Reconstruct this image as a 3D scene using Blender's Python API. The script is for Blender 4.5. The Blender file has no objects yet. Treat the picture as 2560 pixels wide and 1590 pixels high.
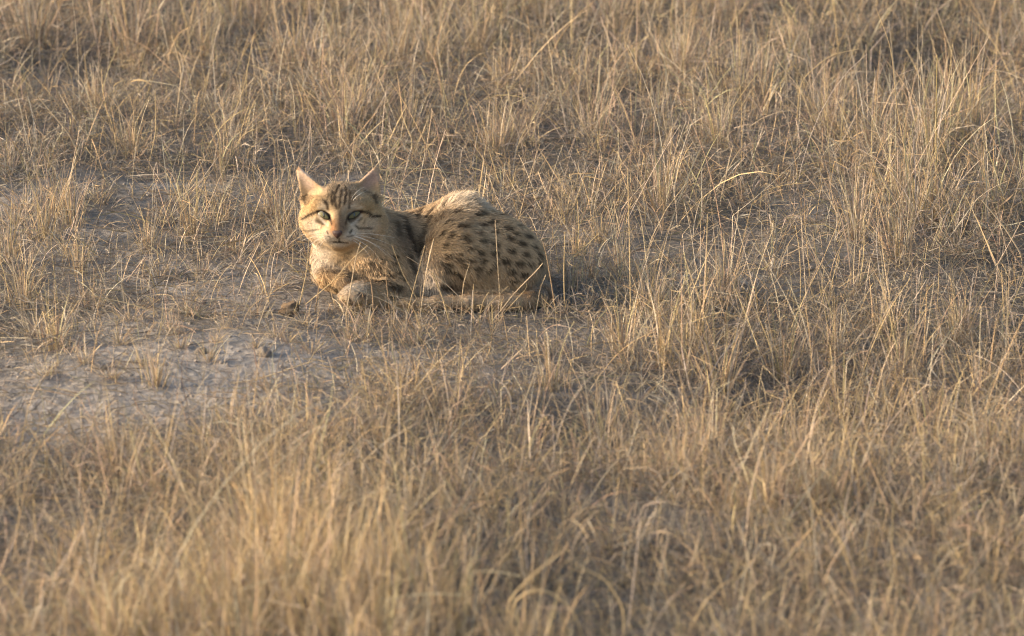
import bpy, math, numpy as np
from mathutils import Vector, Matrix
from mathutils.bvhtree import BVHTree

# ------------------------------------------------------------------ camera, sky, sun, exposure
sc = bpy.context.scene
PX = 0.0006                      # metres per photo pixel at the cat
D = 10.0                         # camera to cat
PITCH = math.radians(14.0)
SP, CP = math.sin(PITCH), math.cos(PITCH)
W, H = 2560, 1590
U0, V0 = 1050, 765               # photo pixel of the world origin (ground in front of the cat)
FPX = D / PX
Fv = np.array([0, CP, -SP]); Rv = np.array([1.0, 0, 0]); Uv = np.array([0, SP, CP])
CAM = -D * Fv - ((U0 - W / 2) * PX) * Rv - ((H / 2 - V0) * PX) * Uv

cam_data = bpy.data.cameras.new('camera')
cam = bpy.data.objects.new('camera', cam_data)
sc.collection.objects.link(cam)
cam.location = CAM
cam.rotation_euler = (math.pi / 2 - PITCH, 0, 0)
cam_data.sensor_width = 36
cam_data.lens = 36 * FPX / W
cam_data.clip_start = 0.1
cam_data.clip_end = 3000
cam_data.dof.use_dof = True
cam_data.dof.focus_distance = D + 0.32
cam_data.dof.aperture_fstop = 7.5
sc.camera = cam

SUN_EL = math.radians(15.0)
SUN_AZ = math.radians(182.0)     # direction towards the sun, measured from +X towards +Y
sun_dir = Vector((math.cos(SUN_EL) * math.cos(SUN_AZ), math.cos(SUN_EL) * math.sin(SUN_AZ), math.sin(SUN_EL)))
world = bpy.data.worlds.new('World'); sc.world = world; world.use_nodes = True
wn = world.node_tree.nodes; wn.clear()
sky = wn.new('ShaderNodeTexSky'); sky.sky_type = 'NISHITA'; sky.sun_disc = False
sky.sun_elevation = SUN_EL
sky.sun_rotation = math.atan2(sun_dir.x, sun_dir.y)
sky.air_density = 1.0; sky.dust_density = 4.0; sky.ozone_density = 1.0
bg = wn.new('ShaderNodeBackground'); bg.inputs['Strength'].default_value = 0.15
wo = wn.new('ShaderNodeOutputWorld')
world.node_tree.links.new(sky.outputs[0], bg.inputs[0]); world.node_tree.links.new(bg.outputs[0], wo.inputs[0])
sl = bpy.data.lights.new('sun', 'SUN'); sl.energy = 2.9; sl.angle = math.radians(0.6); sl.color = (1.0, 0.82, 0.63)
so = bpy.data.objects.new('sun', sl); sc.collection.objects.link(so)
so.rotation_euler = sun_dir.to_track_quat('Z', 'Y').to_euler()
so.location = sun_dir * 20
sc.view_settings.view_transform = 'Standard'; sc.view_settings.look = 'None'
sc.view_settings.exposure = 1.34; sc.view_settings.gamma = 1.0
sc.view_settings.use_curve_mapping = False
sc.render.engine = 'CYCLES'
sc.cycles.use_denoising = True
sc.cycles.filter_width = 1.1
sc.cycles.max_bounces = 6; sc.cycles.diffuse_bounces = 4; sc.cycles.transmission_bounces = 4
sc.cycles.glossy_bounces = 2

rng = np.random.default_rng(11)
COL = sc.collection

# ------------------------------------------------------------------ pixel <-> place
def P(u, v, y):
    """photo pixel + depth plane y -> world point"""
    r = Fv * FPX + Rv * (u - W / 2) + Uv * (H / 2 - v)
    t = (y - CAM[1]) / r[1]
    return CAM + r * t
def G(u, v):
    r = Fv * FPX + Rv * (u - W / 2) + Uv * (H / 2 - v)
    t = -CAM[2] / r[2]
    return CAM + r * t
def proj(p):
    q = np.asarray(p) - CAM
    d = q @ Fv
    return W / 2 + FPX * (q @ Rv) / d, H / 2 - FPX * (q @ Uv) / d

# ------------------------------------------------------------------ noise and ground height
def hsh(i, j, s):
    n = (i.astype(np.int64) * 374761393 + j.astype(np.int64) * 668265263 + s * 974711) & 0xffffffff
    n = ((n ^ (n >> 13)) * 1274126177) & 0xffffffff
    return ((n ^ (n >> 16)) & 0xffff) / 65535.0
def vnoise(x, y, s=0):
    i = np.floor(x); j = np.floor(y); f = x - i; g = y - j
    f = f * f * (3 - 2 * f); g = g * g * (3 - 2 * g)
    a = hsh(i, j, s); b = hsh(i + 1, j, s); c = hsh(i, j + 1, s); d = hsh(i + 1, j + 1, s)
    return (a * (1 - f) + b * f) * (1 - g) + (c * (1 - f) + d * f) * g
def fbm(x, y, s=0, o=4):
    t = 0; a = 0.5
    for k in range(o):
        t = t + a * vnoise(x * 2 ** k, y * 2 ** k, s + k * 17); a *= 0.5
    return t
def catmask(x, y):
    d = np.sqrt(((x - 0.01) / 0.26) ** 2 + ((y - 0.08) / 0.19) ** 2)
    return np.clip((1.5 - d) / 0.5, 0, 1)
def gh(x, y):
    x = np.asarray(x, float); y = np.asarray(y, float)
    h = 0.10 * (fbm(x * 0.7 + 3.1, y * 0.7 + 9.2, 1, 3) - 0.45)
    h = h + 0.032 * (fbm(x * 6 + 7, y * 6, 5, 3) - 0.45)
    fl = np.clip(1 - np.sqrt(x * x + (y - .05) ** 2) / 0.9, 0, 1)
    h = h * (1 - fl ** 0.5)
    for (u, v, rx, ry, dp) in ((2340, 185, .16, .28, .075), (150, 190, .14, .25, .05), (2010, 1010, .12, .25, .05), (1480, 1090, .15, .2, .04), (600, 885, .17, .25, -.020), (200, 960, .16, .25, -.018), (90, 480, .2, .2, -.025)):
        c = G(u, v); h = h - dp * np.exp(-((x - c[0]) / rx) ** 2 - ((y - c[1]) / ry) ** 2)
    fine = 0.013 * (fbm(x * 26, y * 26, 9, 3) - 0.45)
    return h + fine * (1 - 0.85 * catmask(x, y))

# ------------------------------------------------------------------ mesh helpers
def mk_mesh(name, V, F, colr=None, smooth=False):
    """V (n,3); F a list of int arrays, each (m,k)"""
    me = bpy.data.meshes.new(name)
    V = np.asarray(V, np.float32)
    if not isinstance(F, (list, tuple)): F = [F]
    F = [np.asarray(f, np.int32) for f in F if len(f)]
    loops = np.concatenate([f.ravel() for f in F])
    tot = np.concatenate([np.full(len(f), f.shape[1], np.int32) for f in F])
    start = np.concatenate([[0], np.cumsum(tot)[:-1]]).astype(np.int32)
    me.vertices.add(len(V)); me.vertices.foreach_set('co', V.ravel())
    me.loops.add(len(loops)); me.loops.foreach_set('vertex_index', loops)
    me.polygons.add(len(tot)); me.polygons.foreach_set('loop_start', start)
    if smooth: me.polygons.foreach_set('use_smooth', np.ones(len(tot), bool))
    me.update(calc_edges=True)
    if colr is not None:
        a = me.color_attributes.new('Col', 'FLOAT_COLOR', 'POINT')
        c = np.ones((len(V), 4), np.float32); c[:, :3] = colr
        a.data.foreach_set('color', c.ravel())
    return me
def obj(name, me, mat=None, parent=None, **props):
    o = bpy.data.objects.new(name, me); COL.objects.link(o)
    if mat is not None and me is not None and len(me.materials) == 0: me.materials.append(mat)
    if parent is not None: o.parent = parent
    for k, v in props.items(): o[k] = v
    return o
def unit(a):
    return a / np.maximum(np.linalg.norm(a, axis=-1, keepdims=True), 1e-9)

# ------------------------------------------------------------------ materials
def newmat(name):
    m = bpy.data.materials.new(name); m.use_nodes = True
    n = m.node_tree.nodes; n.clear(); return m, n, m.node_tree.links
def strand_mat(name, trans=0.3, rough=0.6, spec=0.25):
    m, n, l = newmat(name)
    a = n.new('ShaderNodeAttribute'); a.attribute_name = 'Col'
    nz = n.new('ShaderNodeTexNoise'); nz.inputs['Scale'].default_value = 90; nz.inputs['Detail'].default_value = 2
    mr = n.new('ShaderNodeMapRange'); mr.inputs[1].default_value = 0.3; mr.inputs[2].default_value = 0.7
    mr.inputs[3].default_value = 0.8; mr.inputs[4].default_value = 1.15
    l.new(nz.outputs['Fac'], mr.inputs[0])
    mul = n.new('ShaderNodeVectorMath'); mul.operation = 'SCALE'
    l.new(a.outputs['Color'], mul.inputs[0]); l.new(mr.outputs[0], mul.inputs['Scale'])
    b = n.new('ShaderNodeBsdfPrincipled'); b.inputs['Roughness'].default_value = rough
    b.inputs['Specular IOR Level'].default_value = spec
    t = n.new('ShaderNodeBsdfTranslucent'); mx = n.new('ShaderNodeMixShader'); mx.inputs[0].default_value = trans
    o = n.new('ShaderNodeOutputMaterial')
    l.new(mul.outputs[0], b.inputs['Base Color']); l.new(mul.outputs[0], t.inputs['Color'])
    l.new(b.outputs[0], mx.inputs[1]); l.new(t.outputs[0], mx.inputs[2]); l.new(mx.outputs[0], o.inputs[0])
    return m
def plain_mat(name, col, rough=0.5, spec=0.5, coat=0.0, bump=0.0, var=0.25, scale=200):
    m, n, l = newmat(name)
    b = n.new('ShaderNodeBsdfPrincipled'); o = n.new('ShaderNodeOutputMaterial')
    nz = n.new('ShaderNodeTexNoise'); nz.inputs['Scale'].default_value = scale; nz.inputs['Detail'].default_value = 5
    cr = n.new('ShaderNodeMix'); cr.data_type = 'RGBA'
    cr.inputs[6].default_value = (*[c * (1 - var) for c in col], 1); cr.inputs[7].default_value = (*[min(1, c * (1 + var)) for c in col], 1)
    l.new(nz.outputs['Fac'], cr.inputs[0]); l.new(cr.outputs[2], b.inputs['Base Color'])
    b.inputs['Roughness'].default_value = rough; b.inputs['Specular IOR Level'].default_value = spec
    b.inputs['Coat Weight'].default_value = coat; b.inputs['Coat Roughness'].default_value = 0.03
    if bump:
        bp = n.new('ShaderNodeBump'); bp.inputs['Strength'].default_value = bump; bp.inputs['Distance'].default_value = 0.004
        l.new(nz.outputs['Fac'], bp.inputs['Height']); l.new(bp.outputs[0], b.inputs['Normal'])
    l.new(b.outputs[0], o.inputs[0]); return m
M_GRASS = strand_mat('dry_grass', 0.22)
M_FUR = strand_mat('cat_fur', 0.22, 0.75, 0.15)
M_SKIN = strand_mat('cat_skin', 0.0, 0.9, 0.1)

# ground: grey-brown cracked silt with crumbs
mg, n, l = newmat('silt_ground')
tc = n.new('ShaderNodeTexCoord')
n1 = n.new('ShaderNodeTexNoise'); n1.inputs['Scale'].default_value = 2.2; n1.inputs['Detail'].default_value = 8; n1.inputs['Roughness'].default_value = 0.65
n2 = n.new('ShaderNodeTexNoise'); n2.inputs['Scale'].default_value = 70; n2.inputs['Detail'].default_value = 8; n2.inputs['Roughness'].default_value = 0.7
vo = n.new('ShaderNodeTexVoronoi'); vo.inputs['Scale'].default_value = 60
for q in (n1, n2, vo): l.new(tc.outputs['Object'], q.inputs['Vector'])
r1 = n.new('ShaderNodeValToRGB'); r1.color_ramp.elements[0].position = 0.3; r1.color_ramp.elements[1].position = 0.7
r1.color_ramp.elements[0].color = (0.62, 0.62, 0.62, 1); r1.color_ramp.elements[1].color = (1.15, 1.15, 1.15, 1)
r2 = n.new('ShaderNodeValToRGB'); r2.color_ramp.elements[0].position = 0.35; r2.color_ramp.elements[1].position = 0.65
r2.color_ramp.elements[0].color = (0.6, 0.58, 0.56, 1); r2.color_ramp.elements[1].color = (1.1, 1.1, 1.1, 1)
mu = n.new('ShaderNodeMix'); mu.data_type = 'RGBA'; mu.blend_type = 'MULTIPLY'; mu.inputs[0].default_value = 1
l.new(n1.outputs['Fac'], r1.inputs[0]); l.new(n2.outputs['Fac'], r2.inputs[0])
l.new(r1.outputs[0], mu.inputs[6]); l.new(r2.outputs[0], mu.inputs[7])
ga = n.new('ShaderNodeAttribute'); ga.attribute_name = 'Col'
mu2 = n.new('ShaderNodeMix'); mu2.data_type = 'RGBA'; mu2.blend_type = 'MULTIPLY'; mu2.inputs[0].default_value = 1
l.new(mu.outputs[2], mu2.inputs[6]); l.new(ga.outputs['Color'], mu2.inputs[7])
ad = n.new('ShaderNodeMath'); ad.operation = 'ADD'; l.new(n2.outputs['Fac'], ad.inputs[0]); l.new(vo.outputs['Distance'], ad.inputs[1])
bp = n.new('ShaderNodeBump'); bp.inputs['Strength'].default_value = 0.8; bp.inputs['Distance'].default_value = 0.008
l.new(ad.outputs[0], bp.inputs['Height'])
b = n.new('ShaderNodeBsdfPrincipled'); b.inputs['Roughness'].default_value = 0.95; b.inputs['Specular IOR Level'].default_value = 0.15
o_ = n.new('ShaderNodeOutputMaterial')
l.new(mu2.outputs[2], b.inputs['Base Color']); l.new(bp.outputs[0], b.inputs['Normal']); l.new(b.outputs[0], o_.inputs[0])
M_GROUND = mg
M_CLOD = plain_mat('soil_clod', (0.32, 0.275, 0.23), 0.95, 0.1, bump=0.8, var=0.35, scale=90)
M_CLODB = plain_mat('brown_clod', (0.31, 0.22, 0.14), 0.95, 0.1, bump=0.9, var=0.4, scale=120)

# ------------------------------------------------------------------ ground sheet, fine in view and running out to the horizon
def axis(core0, core1, step, far, grow=1.25):
    a = list(np.arange(core0, core1 + 1e-9, step)); s = step; r = []
    x = a[-1]
    while x < far: s *= grow; x += s; r.append(x)
    s = step; x = a[0]; q = []
    while x > -far: s *= grow; x -= s; q.append(x)
    return np.array(q[::-1] + a + r)
gx = axis(-1.5, 1.7, 0.016, 1500); gy = axis(-2.6, 3.4, 0.022, 1500)
X, Y = np.meshgrid(gx, gy, indexing='ij')
far = np.clip((np.sqrt(X ** 2 + Y ** 2) - 20) / 60, 0, 1)
Z = gh(X, Y) * (1 - far)
nx, ny = len(gx), len(gy)
idx = np.arange(nx * ny).reshape(nx, ny)
quads = np.stack([idx[:-1, :-1], idx[1:, :-1], idx[1:, 1:], idx[:-1, 1:]], -1).reshape(-1, 4)

# ------------------------------------------------------------------ strands (grass blades, straws, stalks) in bulk
def centre(root, az, L, th0, th1, segs, twist=0.0, kink=None, pw=1.4, floor=True):
    N = len(root); t = np.linspace(0, 1, segs + 1)
    pos = np.zeros((N, segs + 1, 3)); pos[:, 0] = root
    dirs = np.zeros((N, segs + 1, 3))
    for k in range(segs + 1):
        tm = (k - 0.5) / segs if k else 0.0
        th = th0 + th1 * max(tm, 0) ** pw
        aa = az + twist * tm
        if kink is not None:
            on = tm > kink[0]; th = th + np.where(on, kink[1], 0); aa = aa + np.where(on, kink[2], 0)
        d = np.stack([np.sin(th) * np.cos(aa), np.sin(th) * np.sin(aa), np.cos(th)], -1)
        dirs[:, k] = d
        if k:
            p = pos[:, k - 1] + d * (L / segs)[:, None]
            if floor:
                p[:, 2] = np.maximum(p[:, 2], gh(p[:, 0], p[:, 1]) + 0.002)
            pos[:, k] = p
    return pos, dirs
def ribbons(pos, dirs, w, col, prof):
    N, K, _ = pos.shape
    ref = unit(rng.normal(size=(N, 3)) * np.array([1, 1, 0.5]))
    side = unit(np.cross(dirs, ref[:, None, :]))
    ww = (w[:, None] * prof[None, :])[..., None] * 0.5
    V = np.stack([pos - side * ww, pos + side * ww], 2).reshape(-1, 3)
    C = np.repeat(col[:, None, None, :], K, 1).repeat(2, 2).reshape(-1, 3)
    base = (np.arange(N) * K * 2)[:, None, None] + (np.arange(K - 1) * 2)[None, :, None]
    F = (base + np.array([0, 1, 3, 2])[None, None, :]).reshape(-1, 4)
    return V, F, C
def tubes(pos, dirs, w, col, prof, n=3):
    N, K, _ = pos.shape
    ref = unit(rng.normal(size=(N, 3)))
    s1 = unit(np.cross(dirs, ref[:, None, :])); s2 = np.cross(dirs, s1)
    ww = (w[:, None] * prof[None, :])[..., None] * 0.5
    rings = [pos + (s1 * math.cos(2 * math.pi * q / n) + s2 * math.sin(2 * math.pi * q / n)) * ww for q in range(n)]
    V = np.stack(rings, 2).reshape(-1, 3)
    C = np.repeat(col[:, None, None, :], K, 1).repeat(n, 2).reshape(-1, 3)
    fs = []
    for q in range(n):
        base = (np.arange(N) * K * n)[:, None, None] + (np.arange(K - 1) * n)[None, :, None]
        fs.append((base + np.array([q, (q + 1) % n, n + (q + 1) % n, n + q])[None, None, :]).reshape(-1, 4))
    return V, np.concatenate(fs), C
def join(parts):
    V, F, C, o = [], [], [], 0
    for v, f, c in parts:
        V.append(v); F.append(f + o); C.append(c); o += len(v)
    return np.concatenate(V), np.concatenate(F), np.concatenate(C)

STRAW = np.array([[.47, .36, .225], [.53, .395, .215], [.40, .335, .26], [.35, .31, .265], [.42, .305, .215], [.60, .51, .385], [.39, .36, .20], [.26, .215, .17]]) * np.array([1.0, .995, .99])
def straw_cols(N, wts):
    wts = np.array(wts, float); k = rng.choice(len(STRAW), N, p=wts / wts.sum())
    return STRAW[k] * rng.uniform(0.78, 1.18, (N, 1)) * rng.uniform(0.95, 1.05, (N, 3))
W_GOLD = [5, 4, 2, 1.5, 2, 1, .3, 1]
W_MIX = [3, 2, 4, 4, 2, 1.2, .3, 1.5]
W_GREY = [1, .6, 4, 6, 1, 1, .1, 2]
W_RED = [2, 1, 2, 2, 5, .7, .2, 2]
W_OLIVE = [2, 1.5, 3, 3, 1, 1, 2.0, 1]

# density maps: (u, v, radius u, radius v, amount) in photo pixels, put down on the ground
def patchmap(x, y, lst, base):
    r = np.full(np.shape(x), float(base))
    x, y = x + .30 * (fbm(x * 4.5, y * 3, 61, 3) - .44), y + .9 * (fbm(x * 4.5 + 9, y * 3 + 5, 67, 3) - .44)
    for (u, v, ru, rv, a) in lst:
        c = G(u, v)
        d2 = ((x - c[0]) / (ru * PX)) ** 2 + ((y - c[1]) / (rv * PX / SP)) ** 2
        r = r * (1 + (a - 1) * np.exp(-d2 * 0.7))
    return r
BARE = [(250, 540, 260, 30, .3), (420, 720, 260, 34, .35), (900, 830, 160, 25, .4), (120, 470, 260, 38, .08), (480, 430, 170, 34, .15), (680, 450, 110, 34, .3), (330, 640, 330, 40, .45), (560, 765, 230, 28, .25),
        (600, 880, 300, 60, .07), (300, 930, 230, 55, .10), (110, 1000, 160, 60, .15), (760, 960, 200, 40, .35), (1460, 590, 60, 40, .7), (1750, 725, 330, 22, .3),
        (170, 195, 170, 28, .15), (2330, 190, 170, 40, .3), (1150, 900, 200, 50, .55), (2000, 560, 300, 30, .6),
        (1250, 1080, 200, 45, .4), (500, 1090, 180, 40, .6), (820, 500, 150, 80, .35)]
DENSE = [(650, 1400, 260, 170, 2.0), (1850, 860, 460, 110, 2.1), (860, 260, 90, 40, 1.8), (2350, 480, 220, 90, 1.4), (100, 620, 120, 50, 1.8),
         (1300, 30, 1600, 110, 1.7), (1500, 250, 600, 110, 1.3), (500, 600, 90, 50, 1.6), (330, 90, 120, 60, 1.5)]
TALL = [(650, 1420, 280, 190, 1.35), (1850, 840, 460, 110, 1.35), (2320, 500, 250, 120, 1.4), (1300, 60, 1600, 130, 1.3), (1500, 640, 200, 60, 1.0),
        (300, 460, 500, 90, .8), (500, 900, 600, 110, .65), (330, 640, 330, 60, .8), (1750, 1500, 700, 100, .85), (1250, 850, 300, 60, .7)]
def dens(x, y): return patchmap(x, y, DENSE, 1) * patchmap(x, y, BARE, 1)
def tall(x, y): return patchmap(x, y, TALL, 1)
bare = np.clip(1.15 - patchmap(X, Y, BARE, 1), 0, 1) * np.clip(.55 + 1.1 * (fbm(X * 5, Y * 5, 41, 3) - .2), 0, 1)
gcol = np.array([.145, .126, .105]) + bare[..., None] * (np.array([.40, .362, .32]) - np.array([.145, .126, .105]))
obj('ground', mk_mesh('ground', np.stack([X, Y, Z], -1).reshape(-1, 3), quads, gcol.reshape(-1, 3), smooth=True), M_GROUND, kind='structure')
def in_cat(x, y):
    a = ((x + 0.105) / 0.085) ** 2 + ((y - 0.045) / 0.085) ** 2 < 1
    b_ = ((x - 0.0) / 0.16) ** 2 + ((y - 0.09) / 0.10) ** 2 < 1
    c = ((x - 0.10) / 0.11) ** 2 + ((y - 0.07) / 0.115) ** 2 < 1
    return a | b_ | c
def cat_cap(x, y, L):
    """grass close in front of the cat is trodden short"""
    zone = (x > -0.21) & (x < 0.22) & (y < 0.12) & (y > -1.3)
    cap = np.maximum(0.030 + 0.23 * np.maximum(-y, 0), 0.02)
    return np.where(zone, np.minimum(L, cap * rng.uniform(0.6, 1.08, np.shape(L))), L)

def scatter(n, x0, x1, y0, y1, f):
    x = rng.uniform(x0, x1, n); y = rng.uniform(y0, y1, n)
    d = f(x, y) * (0.45 + 1.3 * np.clip((fbm(x * 3.3, y * 3.3, 77, 3) - 0.25) * 2.2, 0, 1))
    k = (rng.uniform(0, 1, n) * 2.2 < d) & ~in_cat(x, y)
    return x[k], y[k]

parts = []
# tufts of upright blades
def add_tufts(nt, box, per, hgt, wts, spread, width=(.0012, .0024), segs=5, th=(.05, .55), f=dens):
    x, y = scatter(nt, *box, f)
    n = rng.integers(per[0], per[1], len(x))
    i = np.repeat(np.arange(len(x)), n); N = len(i)
    r = np.abs(rng.normal(0, 1, N)) * spread * rng.uniform(.5, 1.4, len(x))[i]; a = rng.uniform(0, 2 * math.pi, N)
    bx, by = x[i] + r * np.cos(a), y[i] + r * np.sin(a)
    k = ~in_cat(bx, by); bx, by, a, i = bx[k], by[k], a[k], i[k]; N = len(bx)
    tall_ = tall(bx, by)
    L = rng.lognormal(math.log(hgt), .38, N) * tall_ * rng.uniform(.7, 1.25, len(x))[i]
    L = cat_cap(bx, by, L)
    tl = rng.uniform(0, 2 * math.pi, len(x)); tm = np.abs(rng.normal(0, .16, len(x)))
    th0 = rng.uniform(th[0], th[1], N) ** 1.0
    dx = np.sin(th0) * np.cos(a) + tm[i] * np.cos(tl[i]); dy = np.sin(th0) * np.sin(a) + tm[i] * np.sin(tl[i])
    az = np.arctan2(dy, dx); th0 = np.arctan(np.hypot(dx, dy) / np.cos(th0))
    th1 = np.abs(rng.normal(0, .55, N)) + np.where(rng.uniform(0, 1, N) < .13, rng.uniform(.6, 1.6, N), 0) - .1
    kk = rng.uniform(0, 1, N) < .22
    kink = (rng.uniform(.35, .8, N), np.where(kk, rng.uniform(.3, 1.5, N), 0), np.where(kk, rng.normal(0, .8, N), 0))
    pos, dirs = centre(np.stack([bx, by, gh(bx, by) - .003], -1), az, L, th0, th1, segs, rng.normal(0, .5, N), kink)
    col = straw_cols(N, wts) * rng.uniform(.85, 1.12, (len(x), 1))[i]
    w = rng.uniform(*width, N)
    t = np.linspace(0, 1, segs + 1)
    return ribbons(pos, dirs, w, col, np.where(t < .55, 1.0, 1.0 - .85 * (np.maximum(t - .55, 0) / .45) ** 1.2))
core = (-1.25, 1.35, -2.6, 3.3)
TW = (.0009, .0017)
parts.append(add_tufts(4200, core, (5, 18), .046, W_MIX, .014, TW, 4, (.05, .9)))
parts.append(add_tufts(900, core, (6, 20), .070, W_GOLD, .017, TW, 5, (.05, .6)))
parts.append(add_tufts(3400, (-1.25, 1.35, -3.0, -.5), (5, 18), .066, W_GOLD, .020, (.0010, .0018), 4, (.05, .7)))
parts.append(add_tufts(700, (-.4, 1.4, .4, 3.2), (5, 15), .07, W_OLIVE, .016, TW, 4, (.05, .7)))
parts.append(add_tufts(4200, (-5, 5, 3.2, 11), (4, 12), .12, W_MIX, .03, (.002, .004), 3))
parts.append(add_tufts(1300, (-3.2, -1.25, -2.6, 3.3), (5, 16), .085, W_MIX, .018, TW, 3, (.05, .9)))
parts.append(add_tufts(1300, (1.35, 3.2, -2.6, 3.3), (5, 16), .085, W_MIX, .018, TW, 3, (.05, .9)))
# low tangle of fine leaves pointing every way
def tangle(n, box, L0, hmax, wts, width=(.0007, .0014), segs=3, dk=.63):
    x, y = scatter(n, *box, lambda a, b: .06 + 1.1 * dens(a, b)); N = len(x)
    tl = tall(x, y)
    z0 = rng.uniform(0, 1, N) ** 1.6 * hmax * tl
    L = rng.lognormal(math.log(L0), .35, N)
    cz = (x > -.24) & (x < .24) & (y < .13) & (y > -.9)
    cap = .010 + .16 * np.maximum(-y, 0)
    z0 = np.where(cz, np.minimum(z0, cap * .6), z0); L = np.where(cz, np.minimum(L, cap * 1.1 + .012), L)
    th = np.where(z0 < .006, rng.uniform(.2, 1.4, N), rng.uniform(.35, 2.0, N))
    pos, dirs = centre(np.stack([x, y, gh(x, y) - .002 + z0], -1), rng.uniform(0, 2 * math.pi, N), L, th, rng.normal(.25, .7, N), segs, rng.normal(0, .9, N))
    return ribbons(pos, dirs, rng.uniform(*width, N), straw_cols(N, wts) * dk, np.linspace(1, .4, segs + 1))  # dk darkens the leaf colour: painted shade for the gaps between stems
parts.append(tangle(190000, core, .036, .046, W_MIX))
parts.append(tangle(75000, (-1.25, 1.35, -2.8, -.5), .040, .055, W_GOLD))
# thin single stems, some tall, some bowed over
x, y = scatter(17000, *core, lambda a, b: .2 + .8 * dens(a, b)); N = len(x)
L = cat_cap(x, y, rng.lognormal(math.log(.070), .5, N) * tall(x, y))
kk = rng.uniform(0, 1, N) < .3
kink = (rng.uniform(.3, .85, N), np.where(kk, rng.uniform(.3, 1.7, N), 0), np.where(kk, rng.normal(0, 1, N), 0))
pos, dirs = centre(np.stack([x, y, gh(x, y) - .003], -1), rng.uniform(0, 2 * math.pi, N), L, np.abs(rng.normal(0, .36, N)), np.abs(rng.normal(0, .5, N)), 6, rng.normal(0, .4, N), kink)
parts.append(tubes(pos, dirs, rng.uniform(.0010, .0019, N), straw_cols(N, [4, 5, 2, 1, 2.5, 5, .5, .3]) * 1.15, np.linspace(1, .5, 7)))
x, y = scatter(900, *core, lambda a, b: .5 + .6 * dens(a, b)); N = len(x)
z0 = np.where((x > -.26) & (x < .26) & (y < .15) & (y > -.9), .004, rng.uniform(.004, .06, N))
pos, dirs = centre(np.stack([x, y, gh(x, y) + z0], -1), rng.uniform(0, 2 * math.pi, N), rng.uniform(.018, .045, N), rng.uniform(.6, 1.9, N), rng.normal(.4, .6, N), 5, rng.normal(0, .8, N))
parts.append(ribbons(pos, dirs, rng.uniform(.0015, .0027, N), straw_cols(N, [2, 2, 1, 0, 1, 3, 0, 0]) * .82, np.array([.5, .9, 1, 1, .8, .3])))
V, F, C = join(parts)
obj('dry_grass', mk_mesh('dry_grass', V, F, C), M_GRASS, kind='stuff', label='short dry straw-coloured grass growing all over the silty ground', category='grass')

# flattened straw and dead stems lying in a mat on the soil
def litter(n, box, L0, wts, lift, f=None):
    x = rng.uniform(box[0], box[1], n); y = rng.uniform(box[2], box[3], n)
    d = .25 + .9 * np.clip((fbm(x * 2.6 + 4, y * 2.6, 31, 3) - .28) * 2.4, 0, 1)
    d = d * np.clip(patchmap(x, y, [(a, b, c, e, max(q, .48)) for a, b, c, e, q in BARE], 1), 0, 1.2)
    k = (rng.uniform(0, 1, n) < d) & ~in_cat(x, y); x, y = x[k], y[k]; N = len(x)
    L = rng.lognormal(math.log(L0), .45, N)
    cz = (x > -.24) & (x < .24) & (y > -.5) & (y < .2)
    up = np.where(cz, rng.uniform(0, .005, N), np.abs(rng.normal(0, lift, N)))
    th0 = np.where(cz, 1.53, rng.normal(1.42, .17, N)); th1 = rng.normal(.12, .3, N)
    kk = rng.uniform(0, 1, N) < .3
    kink = (rng.uniform(.3, .8, N), np.where(kk, rng.normal(0, .3, N), 0), np.where(kk, rng.normal(0, 1.2, N), 0))
    pos, dirs = centre(np.stack([x, y, gh(x, y) + up], -1), rng.uniform(0, 2 * math.pi, N), L, th0, np.where(cz, 0, th1), 5, rng.normal(0, 1.1, N), kink)
    return ribbons(pos, dirs, rng.uniform(.0008, .0016, N), straw_cols(N, wts) * .58, np.array([.7, 1, 1, 1, .8, .35]))  # weathered straw, darkened further as painted shade in the gaps
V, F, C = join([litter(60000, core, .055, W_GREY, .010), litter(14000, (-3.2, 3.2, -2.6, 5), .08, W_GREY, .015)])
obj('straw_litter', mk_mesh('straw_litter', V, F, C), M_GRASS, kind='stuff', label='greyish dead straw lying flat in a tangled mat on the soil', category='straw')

# crumbs of dry soil
ico = np.array([[0, 0, 1], [.89, 0, .45], [.28, .85, .45], [-.72, .53, .45], [-.72, -.53, .45], [.28, -.85, .45],
                [.72, .53, -.45], [-.28, .85, -.45], [-.89, 0, -.45], [-.28, -.85, -.45], [.72, -.53, -.45], [0, 0, -1]])
icf = np.array([[0, 1, 2], [0, 2, 3], [0, 3, 4], [0, 4, 5], [0, 5, 1], [1, 6, 2], [2, 7, 3], [3, 8, 4], [4, 9, 5], [5, 10, 1],
                [6, 7, 2], [7, 8, 3], [8, 9, 4], [9, 10, 5], [10, 6, 1], [11, 7, 6], [11, 8, 7], [11, 9, 8], [11, 10, 9], [11, 6, 10]])
n_ = 16000
x = rng.uniform(-1.2, 1.3, n_); y = rng.uniform(-2.3, 3, n_)
k = (rng.uniform(0, 1, n_) < 1.15 - patchmap(x, y, BARE, 1)) & ~in_cat(x, y); x, y = x[k], y[k]; N = len(x)
s = rng.lognormal(math.log(.0019), .45, N)
V = ico[None] * s[:, None, None] * rng.uniform(.6, 1.3, (N, 12, 1)) * np.array([1, 1, .7])
V = V + np.stack([x, y, gh(x, y) + s * .3], -1)[:, None, :]
F = (icf[None] + (np.arange(N) * 12)[:, None, None]).reshape(-1, 3)
obj('soil_crumbs', mk_mesh('soil_crumbs', V.reshape(-1, 3), F), M_CLOD, kind='stuff', label='small dry crumbs of grey soil strewn over the bare patches', category='soil')

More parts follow.
